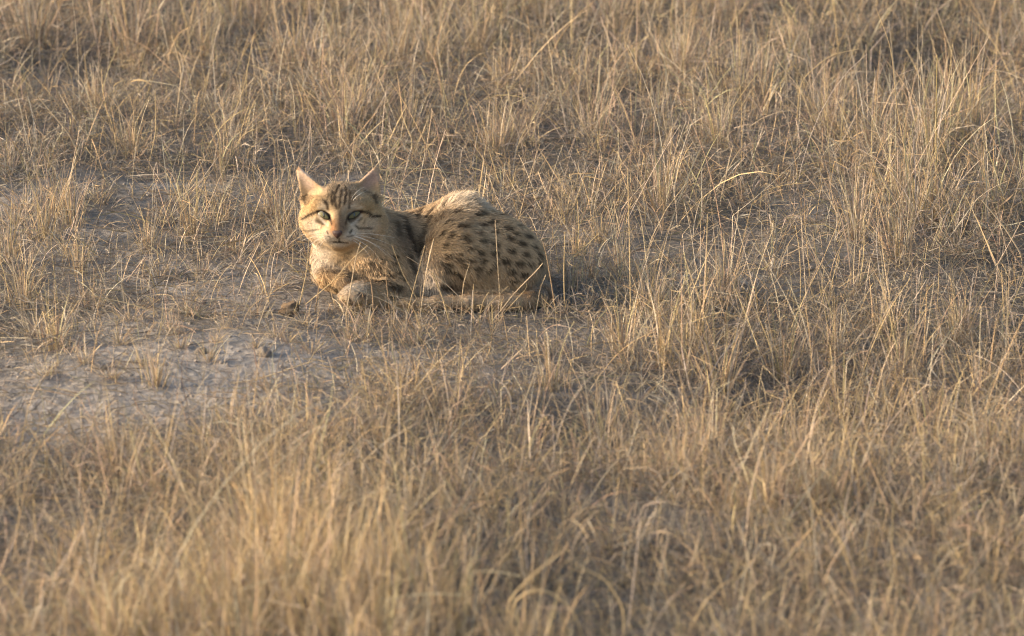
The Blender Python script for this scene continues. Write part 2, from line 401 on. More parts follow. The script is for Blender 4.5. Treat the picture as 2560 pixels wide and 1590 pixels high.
# ------------------------------------------------------------------ the cat: one continuous body from a signed distance field
VX = 0.002
lo = np.array([-.205, -.105, -.012]); hi = np.array([.215, .245, .235])
dims = np.ceil((hi - lo) / VX).astype(int) + 1
FLD = np.full(dims, 0.2, np.float32)
def sub(bmin, bmax):
    a = np.clip(np.floor((bmin - lo) / VX).astype(int), 0, dims - 1); b = np.clip(np.ceil((bmax - lo) / VX).astype(int) + 1, 1, dims)
    sl_ = tuple(slice(a[i], b[i]) for i in range(3))
    g = [lo[i] + VX * np.arange(a[i], b[i]) for i in range(3)]
    return sl_, np.stack(np.meshgrid(*g, indexing='ij'), -1)
def comb(sl_, d, k, op='add'):
    A = FLD[sl_]
    if op == 'add':
        h = np.clip(.5 + .5 * (A - d) / k, 0, 1); FLD[sl_] = A * (1 - h) + d * h - k * h * (1 - h)
    else:
        d = -d; h = np.clip(.5 - .5 * (A - d) / k, 0, 1); FLD[sl_] = A * (1 - h) + d * h + k * h * (1 - h)
HB = np.stack([Rv, -Fv, Uv])     # head axes: right, towards the viewer, up the face
def ell(c, r, k=.015, op='add', rot=None):
    c = np.asarray(c, float); r = np.asarray(r, float); R = max(r) + k + .012
    sl_, g = sub(c - R, c + R); q = g - c
    if rot is not None: q = q @ np.asarray(rot).T
    k0 = np.linalg.norm(q / r, axis=-1); k1 = np.linalg.norm(q / r ** 2, axis=-1)
    comb(sl_, (k0 * (k0 - 1) / np.maximum(k1, 1e-6)).astype(np.float32), k, op)
def cone(a, b_, ra, rb, k=.012, op='add', flat=None):
    a = np.asarray(a, float); b_ = np.asarray(b_, float); R = max(ra, rb) + k + .012
    sl_, g = sub(np.minimum(a, b_) - R, np.maximum(a, b_) + R)
    ab = b_ - a; t = np.clip(((g - a) @ ab) / (ab @ ab), 0, 1)
    q = g - (a + t[..., None] * ab)
    if flat is not None: q = q + (q @ flat[0])[..., None] * flat[0] * (flat[1] - 1)
    comb(sl_, (np.linalg.norm(q, axis=-1) - (ra + t * (rb - ra))).astype(np.float32), k, op)
def path(pts, k=.012):
    for (p, ra), (q, rb) in zip(pts[:-1], pts[1:]): cone(p, q, ra, rb, k)

# trunk: shoulders -> loin -> rump
path([(P(972, 632, .095), .046), (P(1050, 611, .125), .045), (P(1130, 594, .125), .048), (P(1200, 640, .105), .060)], .025)
ell(P(1158, 568, .090), (.042, .046, .040), .025)            # hip, the highest point of the back
ell(P(1227, 655, .075), (.076, .073, .068), .03)            # haunch
ell(P(1290, 686, .07), (.043, .058, .048), .025)
ell(P(1152, 648, .028), (.052, .040, .062), .02, rot=[[.9, 0, .43], [0, 1, 0], [-.43, 0, .9]])   # near thigh
ell(P(1094, 688, .012), (.022, .026, .036), .02)             # knee
cone(P(1080, 715, .008), P(1100, 742, .005), .016, .013, .012)
path([(P(1105, 752, -.005), .012), (P(1180, 752, -.005), .013), (P(1260, 748, .005), .015)], .01)   # hind foot
# fore end
ell(P(955, 648, .055), (.046, .050, .055), .025)             # shoulder
ell(P(972, 688, .030), (.042, .034, .040), .03)              # upper arm
path([(P(1008, 735, .005), .022), (P(950, 741, -.012), .0215), (P(905, 735, -.030), .019)], .014)   # forearm
ell(P(884, 736, -.042), (.0185, .018, .0135), .010)           # near forepaw
for du, dv, dy in ((-26, 4, -.012), (-22, 12, -.020), (-12, 15, -.026), (2, 16, -.026)):
    ell(P(884 + du, 736 + dv, -.040 + dy * .6), (.0068, .0085, .0066), .006)
ell(P(864, 648, .058), (.037, .042, .043), .025)
ell(P(905, 655, .045), (.036, .036, .045), .03)              # chest
ell(P(842, 634, .05), (.024, .03, .038), .02)
path([(P(812, 690, .035), .0155), (P(822, 696, .008), .0155), (P(848, 704, -.002), .015)], .008)      # folded far foreleg
ell(P(856, 712, -.002), (.016, .015, .013), .01)
path([(P(884, 580, .075), .050), (P(940, 612, .09), .045), (P(985, 622, .105), .045)], .025)          # neck
path([(P(850, 600, .06), .033), (P(853, 640, .055), .036)], .025)
# tail laid round the front of the hind foot
tail_pts = [(1345, 722, .045), (1352, 745, .010), (1318, 753, -.022), (1250, 755, -.034), (1170, 755, -.038), (1090, 757, -.040), (1020, 760, -.038), (985, 763, -.034)]
tp = [P(*q) for q in tail_pts]
path([(p, r) for p, r in zip(tp, (.017, .0145, .0108, .0098, .0092, .0088, .0084, .0065))], .004)
# head
HY = .035
def HP(u, v, f=0.0):             # point of the head: photo pixel, f metres towards the viewer from the head's middle plane
    return P(u, v, HY) - Fv * f
ell(HP(857, 527), (.053, .047, .043), .02, rot=HB)
ell(HP(800, 553, .002), (.030, .030, .028), .02, rot=HB); ell(HP(912, 553, .002), (.030, .030, .028), .02, rot=HB)
ell(HP(850, 578, .014), (.038, .032, .024), .02, rot=HB)
ell(HP(828, 588, .044), (.0150, .017, .0135), .012, rot=HB); ell(HP(867, 588, .044), (.0150, .017, .0135), .012, rot=HB)
ell(HP(847, 606, .036), (.013, .016, .0095), .010, rot=HB)   # chin
cone(HP(851, 520, .036), HP(847, 574, .056), .0125, .0085, .014)
ell(HP(812, 512, .030), (.019, .014, .010), .014, rot=HB); ell(HP(890, 512, .030), (.019, .014, .010), .014, rot=HB)   # brows
ell(HP(810, 539, .049), (.0105, .008, .0062), .008, 'sub', rot=HB); ell(HP(886, 538, .049), (.0105, .008, .0062), .008, 'sub', rot=HB)
# ears
def ear(b0, tip, f0, f1, r0, fr):
    fr = unit(np.asarray(fr) @ HB)
    A, B = HP(*b0, f0), HP(*tip, f1)
    cone(A, B, r0, .0056, .008, flat=(fr, 2.1))
    off = fr * .0075
    cone(A + off + (B - A) * .14, B + off * .7 - (B - A) * .06, r0 * .88, .0034, .003, 'sub', flat=(fr, 2.1))
ear((785, 490), (748, 426), -.002, -.006, .0235, (-.55, .8, .05))
ear((916, 484), (940, 424), -.002, -.006, .0235, (.25, .95, 0))

# surface nets
def nets(F_):
    s = F_ < 0; c = [F_[i:F_.shape[0] - 1 + i, j:F_.shape[1] - 1 + j, k:F_.shape[2] - 1 + k] for i in (0, 1) for j in (0, 1) for k in (0, 1)]
    sg = [q < 0 for q in c]; n_in = sum(q.astype(np.int8) for q in sg)
    act = np.argwhere((n_in > 0) & (n_in < 8)); ii = tuple(act.T)
    vals = np.stack([q[ii] for q in c], -1); offs = np.array([[i, j, k] for i in (0, 1) for j in (0, 1) for k in (0, 1)], float)
    acc = np.zeros((len(act), 3)); cnt = np.zeros(len(act))
    for a in range(8):
        for b in range(a + 1, 8):
            if np.abs(offs[a] - offs[b]).sum() != 1: continue
            va, vb = vals[:, a], vals[:, b]; m = (va < 0) != (vb < 0)
            t = np.where(m, va / np.where(m, va - vb, 1), 0)
            acc += m[:, None] * (offs[a] + t[:, None] * (offs[b] - offs[a])); cnt += m
    V = lo + VX * (act + acc / cnt[:, None])
    ids = np.full(c[0].shape, -1, np.int64); ids[ii] = np.arange(len(act))
    qs = []
    for ax in range(3):
        sl0 = [slice(None)] * 3; sl1 = [slice(None)] * 3; sl0[ax] = slice(0, -1); sl1[ax] = slice(1, None)
        A, B = s[tuple(sl0)], s[tuple(sl1)]
        e = np.argwhere(A != B); o1, o2 = (ax + 1) % 3, (ax + 2) % 3
        e = e[(e[:, o1] > 0) & (e[:, o2] > 0) & (e[:, o1] < ids.shape[o1]) & (e[:, o2] < ids.shape[o2])]
        fl = A[tuple(e.T)]
        def I(d1, d2):
            q = e.copy(); q[:, o1] -= d1; q[:, o2] -= d2; return ids[tuple(q.T)]
        q = np.stack([I(0, 0), I(1, 0), I(1, 1), I(0, 1)], -1); q[~fl] = q[~fl][:, ::-1]; qs.append(q)
    q = np.concatenate(qs); return V, q[(q >= 0).all(1)]
BV, BQ = nets(FLD)
BV[:, 2] = np.maximum(BV[:, 2], -.004)
def smooth(V, Q, it, lam):
    e = np.concatenate([Q[:, [0, 1]], Q[:, [1, 2]], Q[:, [2, 3]], Q[:, [3, 0]]]); e = np.concatenate([e, e[:, ::-1]])
    deg = np.bincount(e[:, 0], minlength=len(V))
    for _ in range(it):
        s = np.stack([np.bincount(e[:, 0], weights=V[e[:, 1], k], minlength=len(V)) for k in range(3)], -1)
        V = V + lam * (s / np.maximum(deg, 1)[:, None] - V)
    return V
BV = smooth(BV, BQ, 2, .5)
fn = np.cross(BV[BQ[:, 2]] - BV[BQ[:, 0]], BV[BQ[:, 3]] - BV[BQ[:, 1]])
BN = np.stack([np.bincount(BQ.ravel(), weights=np.repeat(fn[:, k], 4), minlength=len(BV)) for k in range(3)], -1); BN = unit(BN)
if np.sum(BN * (BV - BV.mean(0))) < 0: BN = -BN; BQ = BQ[:, ::-1]; fn = -fn
bvh = BVHTree.FromPolygons([tuple(v) for v in BV], [tuple(int(i) for i in q) for q in BQ])
def hit(u, v):
    r = unit(Fv * FPX + Rv * (u - W / 2) + Uv * (H / 2 - v))
    h = bvh.ray_cast(Vector(CAM), Vector(r), 20)
    return None if h[0] is None else np.array(h[0])

# --- coat: colours anchored on the body surface
def r1p(x, y): return (700 + x * .2957, 390 + y * .2957)
def r2p(x, y): return (720 + x * .1852, 400 + y * .1852)
def r3p(x, y): return (740 + x * .1314, 600 + y * .1314)
def r4p(x, y): return (960 + x * .2183, 460 + y * .2183)
SAND = np.array([.53, .385, .235]); GREYB = np.array([.31, .24, .165]); GOLD = np.array([.45, .30, .145])
WHITE = np.array([.55, .47, .375]); PALE = np.array([.54, .485, .42]); DARK = np.array([.042, .029, .020]); BROWN = np.array([.17, .115, .075]); RUST = np.array([.40, .20, .09])
BLOBS = []                         # (pixel, radius m, colour, strength)
def blob(p, r, c, s=1.0): BLOBS.append((p, r, c, s))
for q in ((560, 430), (700, 420), (850, 480), (700, 560)): blob(r2p(*q), .022, GREYB, .8)
for q in ((340, 560), (250, 640), (480, 600), (230, 880), (1100, 620), (1180, 690)): blob(r2p(*q), .020, GOLD, .7)
for q in ((250, 880), (360, 960), (1130, 860), (1080, 980), (960, 1040), (400, 1060), (300, 1100)): blob(r2p(*q), .012, WHITE, .55)
for q in ((540, 1020), (620, 1060), (800, 1050), (880, 1010), (690, 1150), (560, 1120), (800, 1140), (700, 1110)): blob(r2p(*q), .009, WHITE * 1.12, .9)
for q in ((480, 640), (860, 650), (360, 850), (900, 870)): blob(r2p(*q), .008, WHITE, .6)
for q in ((600, 850), (640, 910), (590, 940)): blob(r2p(*q), .008, RUST, .75)
for q in ((720, 860), (725, 930), (760, 900), (720, 780)): blob(r2p(*q), .008, BROWN, .75)  # shaded right side of the nose bridge, painted into the coat
for q in ((400, 1200), (420, 1330), (500, 1430), (330, 1350), (600, 1250), (450, 1270), (280, 1250)): blob(r2p(*q), .020, WHITE, .9)
for q in ((700, 1300), (780, 1250)): blob(r2p(*q), .016, GOLD, .6)
for q in ((1230, 980), (1260, 1080), (1200, 900), (1290, 1130), (1230, 1150)): blob(r1p(*q), .017, PALE, .5)
for q in ((560, 1110), (640, 1090), (700, 1110)): blob(r1p(*q), .015, np.array([.64, .56, .45]), .9)
for q in ((350, 1020), (450, 1020), (400, 1070)): blob(r1p(*q), .015, np.array([.50, .34, .18]), .7)
for q in ((1500, 345), (1560, 340), (1450, 390), (1640, 390), (1540, 390)): blob(r1p(*q), .023, np.array([.70, .60, .47]), .85)
for q in ((2230, 1050), (2240, 1150)): blob(r1p(*q), .018, np.array([.30, .27, .235]), .7)
for q in ((950, 560), (980, 650), (1010, 720), (1080, 700), (1100, 800), (1050, 620)): blob(r1p(*q), .016, BROWN, .42)
for q in ((220, 160), (240, 230), (270, 300), (300, 330), (180, 200)): blob(r2p(*q), .0085, np.array([.66, .50, .39]), .95)  # left inner ear painted lighter, as sunlit
for q in ((1150, 200), (1180, 260), (1100, 270), (1060, 330)): blob(r2p(*q), .0085, np.array([.46, .33, .28]), .9)  # right inner ear painted darker, as in shade
blob(r2p(135, 115), .004, RUST * .5, .8); blob(r2p(1180, 100), .004, BROWN, .7)
STR = []                           # strokes: pixel polyline, half width m, strength
def stroke(pts, w, s=.9, c=DARK): STR.append((pts, w, s, c))
def spots(lst, fmap):
    for q in lst:
        x, y, w, h = q[:4]; ang = q[4] if len(q) > 4 else 0.0; s = (q[5] if len(q) > 5 else .95) * (.88 + .12 * ((x * 13 + y * 7) % 10) / 10)
        dx, dy = math.cos(ang) * w, -math.sin(ang) * w
        stroke([fmap(x - dx, y - dy), fmap(x, y), fmap(x + dx, y + dy)], h, s)
spots([(940, 215, 50, .0035, .15, .6), (810, 340, 25, .003, .5), (1060, 340, 45, .004, .3), (1330, 350, 45, .0038, -.1), (700, 460, 30, .0028, .7), (880, 480, 50, .0035, .1), (1100, 465, 22, .0035),
       (1215, 435, 35, .0038, .3), (1390, 505, 22, .0042), (1530, 460, 25, .0035, .3, .6), (1620, 585, 22, .004), (1745, 625, 15, .004), (1060, 550, 18, .003), (1245, 545, 18, .0035),
       (650, 580, 30, .002, .8), (740, 600, 36, .0026, .7), (890, 595, 22, .003, .4), (925, 640, 18, .003), (1115, 635, 22, .0036), (1240, 675, 20, .0035), (1410, 610, 24, .0042, -.5),
       (1550, 665, 28, .004, -.3), (1435, 750, 24, .0036), (1600, 785, 20, .0034), (1760, 790, 20, .004, -.8), (1075, 775, 20, .0036), (1240, 775, 22, .004, .5), (970, 730, 36, .0024, .4),
       (680, 700, 34, .002, .6), (830, 795, 30, .0022, .1), (720, 825, 34, .0022, .2), (845, 855, 36, .0028), (975, 865, 18, .003), (1105, 870, 22, .0034), (1380, 865, 28, .0042), (1260, 905, 20, .0028, 1.2),
       (1530, 890, 26, .0038), (1770, 880, 18, .004, -.9), (910, 930, 24, .003, -.3), (720, 912, 30, .0024, .3), (1050, 950, 24, .0036), (1185, 965, 24, .0028, 1.0), (1450, 985, 26, .004),
       (1585, 1010, 26, .0034), (1480, 1085, 24, .0026, .3), (1060, 1020, 24, .002, 1.4), (670, 265, 36, .003, 1.0, .7), (700, 1160, 30, .004, -.4), (640, 900, 20, .002, .5),  # includes crease shade painted under the thigh
       (1300, 1240, 90, .0022, .1, .6), (1660, 900, 16, .003), (1690, 700, 18, .0032), (1480, 560, 14, .0028)], r4p)
stroke([r4p(690, 970), r4p(780, 985), r4p(840, 1020), r4p(880, 1060)], .0026)  # crease at the thigh edge, painted as a dark line of shade
stroke([r4p(400, 280), r4p(370, 340), r4p(350, 400)], .0036, .8)
stroke([r4p(545, 300), r4p(500, 345), r4p(465, 395)], .0032, .85)
stroke([r4p(520, 400), r4p(440, 490), r4p(420, 560)], .003, .7)
stroke([r4p(255, 280), r4p(250, 310)], .003, .7)
stroke([r4p(110, 360), r4p(200, 390), r4p(250, 490), r4p(270, 560)], .005, .75)
stroke([r4p(210, 480), r4p(250, 600), r4p(310, 640), r4p(330, 760)], .0042, .8)
stroke([r4p(390, 600), r4p(380, 760), r4p(360, 840)], .003, .6)
stroke([r4p(260, 800), r4p(290, 880), r4p(340, 970)], .0045, .8)  # lower end of the neck band, with painted crease shade behind the shoulder
stroke([r4p(110, 440), r4p(130, 560)], .0045, .6)
spots([(1550, 505, 30, .0024), (1905, 570, 30, .0026), (1840, 400, 36, .0024, .2), (1850, 285, 30, .0026), (1390, 490, 36, .002), (1760, 640, 70, .0018, .1), (1600, 650, 40, .002, .4),
       (1560, 780, 80, .0022, .1), (1840, 880, 60, .0042, -.2), (1250, 525, 30, .0016), (1400, 760, 40, .002), (1700, 770, 40, .0018, -.4), (2000, 700, 50, .0022, -.3), (1420, 380, 30, .002),
       (1620, 350, 30, .002, .3), (1480, 620, 26, .0018, .3), (1960, 860, 30, .0025, -.4), (1250, 1080, 60, .002, -.8, .6), (1900, 1080, 50, .003, -.3, .7)], r3p)
# shade painted into the creases between chest and forelegs
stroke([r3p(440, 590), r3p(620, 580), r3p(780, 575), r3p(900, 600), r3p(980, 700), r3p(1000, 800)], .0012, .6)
for q in ((1480, 1110), (1420, 1090), (1540, 1130)): blob(r1p(*q), .012, BROWN, .7)  # crease shade between thigh and tail, painted into the coat
for q in ((1250, 1230), (1400, 1220), (1600, 1220), (1800, 1220), (2000, 1220)): blob(r1p(*q), .013, np.array([.52, .42, .31]), .7)
stroke([r3p(1020, 1120), r3p(1080, 1200), r3p(1180, 1240)], .0018, .8)  # shade lines painted under and across the near forepaw
stroke([r3p(1240, 1000), r3p(1300, 1060), r3p(1360, 1080)], .0018, .7)
stroke([r3p(900, 1080), r3p(930, 1160)], .0010, .6)  # toe grooves: painted shade between the toes
stroke([r3p(980, 1050), r3p(1000, 1140)], .0010, .6)
stroke([r3p(590, 830), r3p(680, 880), r3p(760, 960)], .003, .8)  # shade painted between the near paw and the folded foreleg
# face
for pl, w, s in [([(400, 690), (300, 745), (190, 805)], .0014, 1), ([(430, 690), (500, 700), (555, 760)], .0013, .9), ([(215, 950), (260, 968), (330, 950), (410, 938)], .0010, .6), ([(390, 800), (440, 830), (500, 845)], .0019, .65),
                 ([(550, 770), (580, 820), (590, 870)], .0014, .85), ([(470, 860), (440, 930)], .0012, .5),
                 ([(960, 690), (1060, 705), (1120, 768), (1235, 765)], .0013, .9), ([(830, 830), (910, 815), (990, 790)], .0013, .7), ([(910, 890), (960, 925), (1040, 920), (1125, 925)], .0012, .75),
                 ([(830, 730), (795, 790), (780, 860)], .0014, .8), ([(1040, 820), (1010, 870)], .0009, .5),
                 ([(380, 825), (440, 850), (500, 865)], .0016, .7), ([(850, 850), (900, 840), (960, 815)], .0014, .6), ([(490, 560), (530, 610), (535, 660)], .0016, .9), ([(560, 470), (520, 540)], .0011, .6), ([(600, 440), (585, 520), (600, 600)], .0014, .9), ([(690, 350), (640, 450), (630, 560), (655, 650)], .0014, .9),
                 ([(720, 420), (705, 520), (690, 640)], .0013, .85), ([(770, 370), (780, 470), (760, 600)], .0013, .85), ([(830, 430), (830, 540), (825, 650)], .0014, .75), ([(640, 370), (600, 420)], .0011, .6),
                 ([(880, 420), (890, 500), (860, 590)], .0011, .5), ([(690, 660), (700, 740)], .0018, .45),
                 ([(525, 965), (540, 1000)], .0009, .9), ([(540, 1030), (565, 1040)], .0008, .8), ([(860, 950), (835, 985)], .001, .85), ([(880, 1020), (800, 1035)], .0010, .7),
                 ([(690, 1060), (690, 1105)], .0010, .9), ([(620, 1105), (690, 1108), (800, 1118)], .0012, .95),
                 ([(250, 480), (230, 560)], .0022, .7), ([(1150, 520), (1180, 590)], .0030, .65), ([(1040, 420), (1120, 440)], .0014, .5),
                 ([(700, 1290), (780, 1270), (860, 1240)], .0012, .5), ([(640, 1390), (760, 1330), (850, 1290)], .0012, .5),
                 ([(1060, 990), (1200, 1080)], .0012, .4)]:
    stroke([r2p(*q) for q in pl], w * 1.35, min(1, s * 1.02))
# dark rims of the eyelids
EYES = [((796, 530), (826, 549)), ((904, 529), (871, 548))]   # outer, inner corner
for oc, ic in EYES:
    m = ((oc[0] + ic[0]) / 2, (oc[1] + ic[1]) / 2)
    stroke([oc, (m[0], m[1] - 9), ic], .0026, 1.0, np.array([.03, .022, .018])); stroke([oc, (m[0], m[1] + 8), ic], .0016, .8, np.array([.03, .022, .018]))
    stroke([(oc[0], oc[1] - 10), (m[0], m[1] - 17), (ic[0], ic[1] - 15)], .0016, .55, WHITE)
    stroke([(oc[0], oc[1] + 9), (m[0], m[1] + 17), (ic[0] * .6 + m[0] * .4, ic[1] + 14)], .0016, .7, WHITE)
B3 = [(hit(*p), r, c, s) for p, r, c, s in BLOBS]; B3 = [q for q in B3 if q[0] is not None]
S3 = []
for pts, w, s, c in STR:
    h = []
    for (a, b_) in zip(pts[:-1], pts[1:]):
        for t in (0, .34, .67): h.append(hit(a[0] + (b_[0] - a[0]) * t, a[1] + (b_[1] - a[1]) * t))
    h.append(hit(*pts[-1])); h = [q for q in h if q is not None]
    if len(h) > 1: S3.append((np.array(h), w, s, c))
# far side of the body, out of sight from here: a few spots of its own
for k in range(46):
    q = np.array([rng.uniform(-.06, .17), rng.uniform(.14, .22), rng.uniform(.03, .13)])
    nn = bvh.find_nearest(Vector(q)); p0 = np.array(nn[0])
    if p0[1] > .15: S3.append((np.array([p0 - [.004, 0, 0], p0 + [.004, 0, .001]]), .0036, .9, DARK))
def coat(p, jit=0.0):
    p = np.asarray(p); N = len(p)
    if jit: p = p + rng.normal(0, jit, p.shape)
    n_ = fbm(p[:, 0] * 60 + p[:, 1] * 31, p[:, 2] * 60 - p[:, 1] * 17, 3, 3)
    c = SAND[None] * (0.78 + .44 * n_)[:, None]
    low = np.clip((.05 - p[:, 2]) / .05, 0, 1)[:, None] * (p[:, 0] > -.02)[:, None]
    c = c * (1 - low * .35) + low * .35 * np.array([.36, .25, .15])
    for q, r, cc, s in B3:
        w = s * np.exp(-((p - q) ** 2).sum(1) / r ** 2); c = c + (cc - c) * w[:, None]
    for pl, hw, s, cc in S3:
        mn, mx = pl.min(0) - hw * 4, pl.max(0) + hw * 4
        k = np.where(((p > mn) & (p < mx)).all(1))[0]
        if len(k) == 0: continue
        d = np.full(len(k), 1e9); q = p[k]
        for a, b_ in zip(pl[:-1], pl[1:]):
            ab = b_ - a; t = np.clip(((q - a) @ ab) / max(ab @ ab, 1e-12), 0, 1)
            d = np.minimum(d, np.linalg.norm(q - a - t[:, None] * ab, axis=1))
        w = s * np.clip(1.45 - d / (1.25 * hw), 0, 1)[:, None] ** 1.2; c[k] = c[k] + (cc - c[k]) * w
    return np.clip(c, .01, .9)
cat = bpy.data.objects.new('wild_cat', None); COL.objects.link(cat)
cat['label'] = 'sandy wild cat with dark spots lying curled in the dry grass, looking up'; cat['category'] = 'cat'
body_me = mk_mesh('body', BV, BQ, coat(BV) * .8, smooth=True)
body = obj('body', body_me, M_SKIN, cat)

# --- fur
HC = HP(855, 545); NOSE = HP(846, 588, .064)
FLOW = [((1080, 540, .1), (1, .2, 0)), ((1000, 560, .1), (.9, .3, -.3)), ((1152, 500, .09), (.8, 0, -.15)), ((1230, 560, .05), (.85, 0, -.5)), ((1300, 620, .05), (.6, 0, -.8)), ((1340, 700, .05), (.15, 0, -1)),
        ((1180, 620, .0), (.8, 0, -.45)), ((1120, 620, .02), (.8, 0, .25)), ((1090, 680, .0), (.35, 0, -.8)), ((1200, 690, .0), (.7, 0, -.6)), ((1270, 700, .0), (.5, 0, -.8)), ((1130, 720, .0), (.5, 0, -.7)), ((1075, 720, .0), (.1, 0, -1)),
        ((960, 620, .02), (.35, 0, -.9)), ((960, 690, .0), (.5, 0, -.6)), ((1010, 720, .0), (.4, 0, -.8)), ((930, 740, -.03), (-.9, -.2, -.1)), ((873, 738, -.05), (-.8, -.4, -.3)),
        ((838, 650, .02), (.15, -.1, -1)), ((800, 640, .03), (-.1, 0, -1)), ((880, 650, .02), (.3, 0, -.9)), ((800, 700, .0), (.4, 0, -.6)), ((850, 710, -.01), (.6, -.2, -.5)),
        ((1340, 745, .0), (-.4, -.6, -.3)), ((1250, 755, -.04), (-1, 0, 0)), ((1100, 757, -.045), (-1, 0, 0)), ((1000, 762, -.04), (-1, 0, 0)), ((970, 560, .08), (.6, .3, -.6))]
FP = np.array([P(*q[0]) for q in FLOW]); FD = unit(np.array([q[1] for q in FLOW], float))
def flow(p, nrm):
    d2 = ((p[:, None, :] - FP[None]) ** 2).sum(-1); w = 1 / (d2 + .0002) ** 2
    f = (w[..., None] * FD[None]).sum(1) / w.sum(1)[:, None]
    hd = p - NOSE; rad = unit(hd + np.array([0, .02, 0]))
    dh = np.linalg.norm((p - HC) * np.array([1, 1, 1]), axis=1)
    wh = np.clip((.074 - dh) / .014, 0, 1)[:, None]
    up = ((p - HC) @ Uv)[:, None]
    wh = np.maximum(wh, np.clip((up - .03) / .01, 0, 1) * np.clip((.11 - dh) / .02, 0, 1)[:, None])
    f = f * (1 - wh) + rad * wh
    f = f - (f * nrm).sum(1)[:, None] * nrm
    return unit(f + 1e-6), wh[:, 0]
tri = np.concatenate([BQ[:, [0, 1, 2]], BQ[:, [0, 2, 3]]])
ta = .5 * np.linalg.norm(np.cross(BV[tri[:, 1]] - BV[tri[:, 0]], BV[tri[:, 2]] - BV[tri[:, 0]]), axis=1)
tc_ = BV[tri].mean(1); dh_ = np.linalg.norm(tc_ - HC, axis=1)
wt = ta * np.where(dh_ < .085, 2.6, 1.0) * (tc_[:, 2] > .0015)
NF = 168000
pick = rng.choice(len(tri), NF, p=wt / wt.sum()); r_ = rng.dirichlet((1, 1, 1), NF)
FR = (BV[tri[pick]] * r_[..., None]).sum(1); FNm = unit((BN[tri[pick]] * r_[..., None]).sum(1))
fd, wh = flow(FR, FNm)
u_, v_ = proj(FR)
fwd = (FR - HC) @ HB[1]; upn = (FR - HC) @ Uv
Lf = .0115 - .005 * (v_ > 738)
Lf = np.where(wh > .3, .0030 + .085 * np.clip(np.linalg.norm(FR - NOSE, axis=1) - .04, 0, .07), Lf)
isear = (upn > .032) & (np.abs((FR - HC) @ Rv) > .022) & (wh > .3)
Lf = np.where(isear, .0032, Lf)
hump = np.exp(-(((u_ - 1150) / 70) ** 2 + ((v_ - 480) / 40) ** 2)); Lf = Lf + .013 * hump
chest = np.exp(-(((u_ - 830) / 50) ** 2 + ((v_ - 640) / 40) ** 2)) * (wh < .5); Lf = Lf + .003 * chest
paw = np.exp(-(((u_ - 875) / 45) ** 2 + ((v_ - 738) / 30) ** 2)); Lf = Lf * (1 - .6 * paw)
leg2 = np.exp(-(((u_ - 820) / 55) ** 2 + ((v_ - 705) / 25) ** 2)); Lf = Lf * (1 - .45 * leg2)
Lf = Lf * rng.uniform(.6, 1.25, NF)
lift = np.where(wh > .3, .22, .30) + .5 * hump + rng.normal(0, .10, NF)
lift = np.where(isear, .15, lift)
# bare skin: nose leather and eye openings
keep = np.ones(NF, bool)
for oc, ic in EYES:
    m = ((oc[0] + ic[0]) / 2, (oc[1] + ic[1]) / 2); a = np.array([ic[0] - oc[0], ic[1] - oc[1]], float); La = np.linalg.norm(a); a /= La
    s1 = (u_ - m[0]) * a[0] + (v_ - m[1]) * a[1]; s2 = -(u_ - m[0]) * a[1] + (v_ - m[1]) * a[0]
    keep &= ~(((s1 / (La / 2 + 1)) ** 2 + (s2 / 8.3) ** 2 < 1) & (wh > .3) & (fwd > 0))
keep &= ~((np.abs(u_ - 846) < 12) & (np.abs(v_ - 589) < 8) & (fwd > .04))
# keep short hair around the eyes
ee = np.minimum(np.hypot(u_ - 811, v_ - 539), np.hypot(u_ - 887, v_ - 538)); Lf = np.where((ee < 26) & (wh > .3), Lf * .5, Lf)
FR, FNm, fd, Lf, lift, wh = [q[keep] for q in (FR, FNm, fd, Lf, lift, wh)]; NF = len(FR)
sd = unit(np.cross(FNm, fd)); fd = unit(fd + sd * rng.normal(0, .22, (NF, 1)))
# locks: hairs lean together in small clumps
ck = np.floor(FR / .006).astype(np.int64)
cj = hsh(ck[:, 0] + 3 * ck[:, 2], ck[:, 1] * 7 + ck[:, 2], 5) - .5
fd = unit(fd + sd * (cj * .5)[:, None]); lift = lift + (hsh(ck[:, 0], ck[:, 1] + 5 * ck[:, 2], 9) - .5) * .22
d0 = fd * np.cos(lift + .2)[:, None] + FNm * np.sin(lift + .2)[:, None]
d1 = fd * np.cos(lift - .15)[:, None] + FNm * np.sin(lift - .15)[:, None]
p0 = FR - FNm * .0008; p1 = p0 + d0 * (Lf * .5)[:, None]; p2 = p1 + d1 * (Lf * .5)[:, None]
for q in (p1, p2): q[:, 2] = np.maximum(q[:, 2], .001)
sd = unit(np.cross(FNm + .5 * rng.normal(0, 1, (NF, 3)), fd))
wd = (rng.uniform(.0003, .00055, NF) * np.where(wh > .3, .8, 1.15))[:, None]
FV = np.stack([p0 - sd * wd, p0 + sd * wd, p1 - sd * wd * .8, p1 + sd * wd * .8, p2], 1).reshape(-1, 3)
bi = np.arange(NF)[:, None] * 5
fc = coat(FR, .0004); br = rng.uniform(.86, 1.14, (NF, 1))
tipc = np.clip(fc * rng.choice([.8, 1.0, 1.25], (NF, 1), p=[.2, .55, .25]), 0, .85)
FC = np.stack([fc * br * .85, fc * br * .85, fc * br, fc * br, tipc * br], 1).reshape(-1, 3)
obj('fur', mk_mesh('fur', FV, [bi + np.array([0, 1, 3, 2]), bi + np.array([2, 3, 4])], np.clip(FC, 0, .9)), M_FUR, cat)

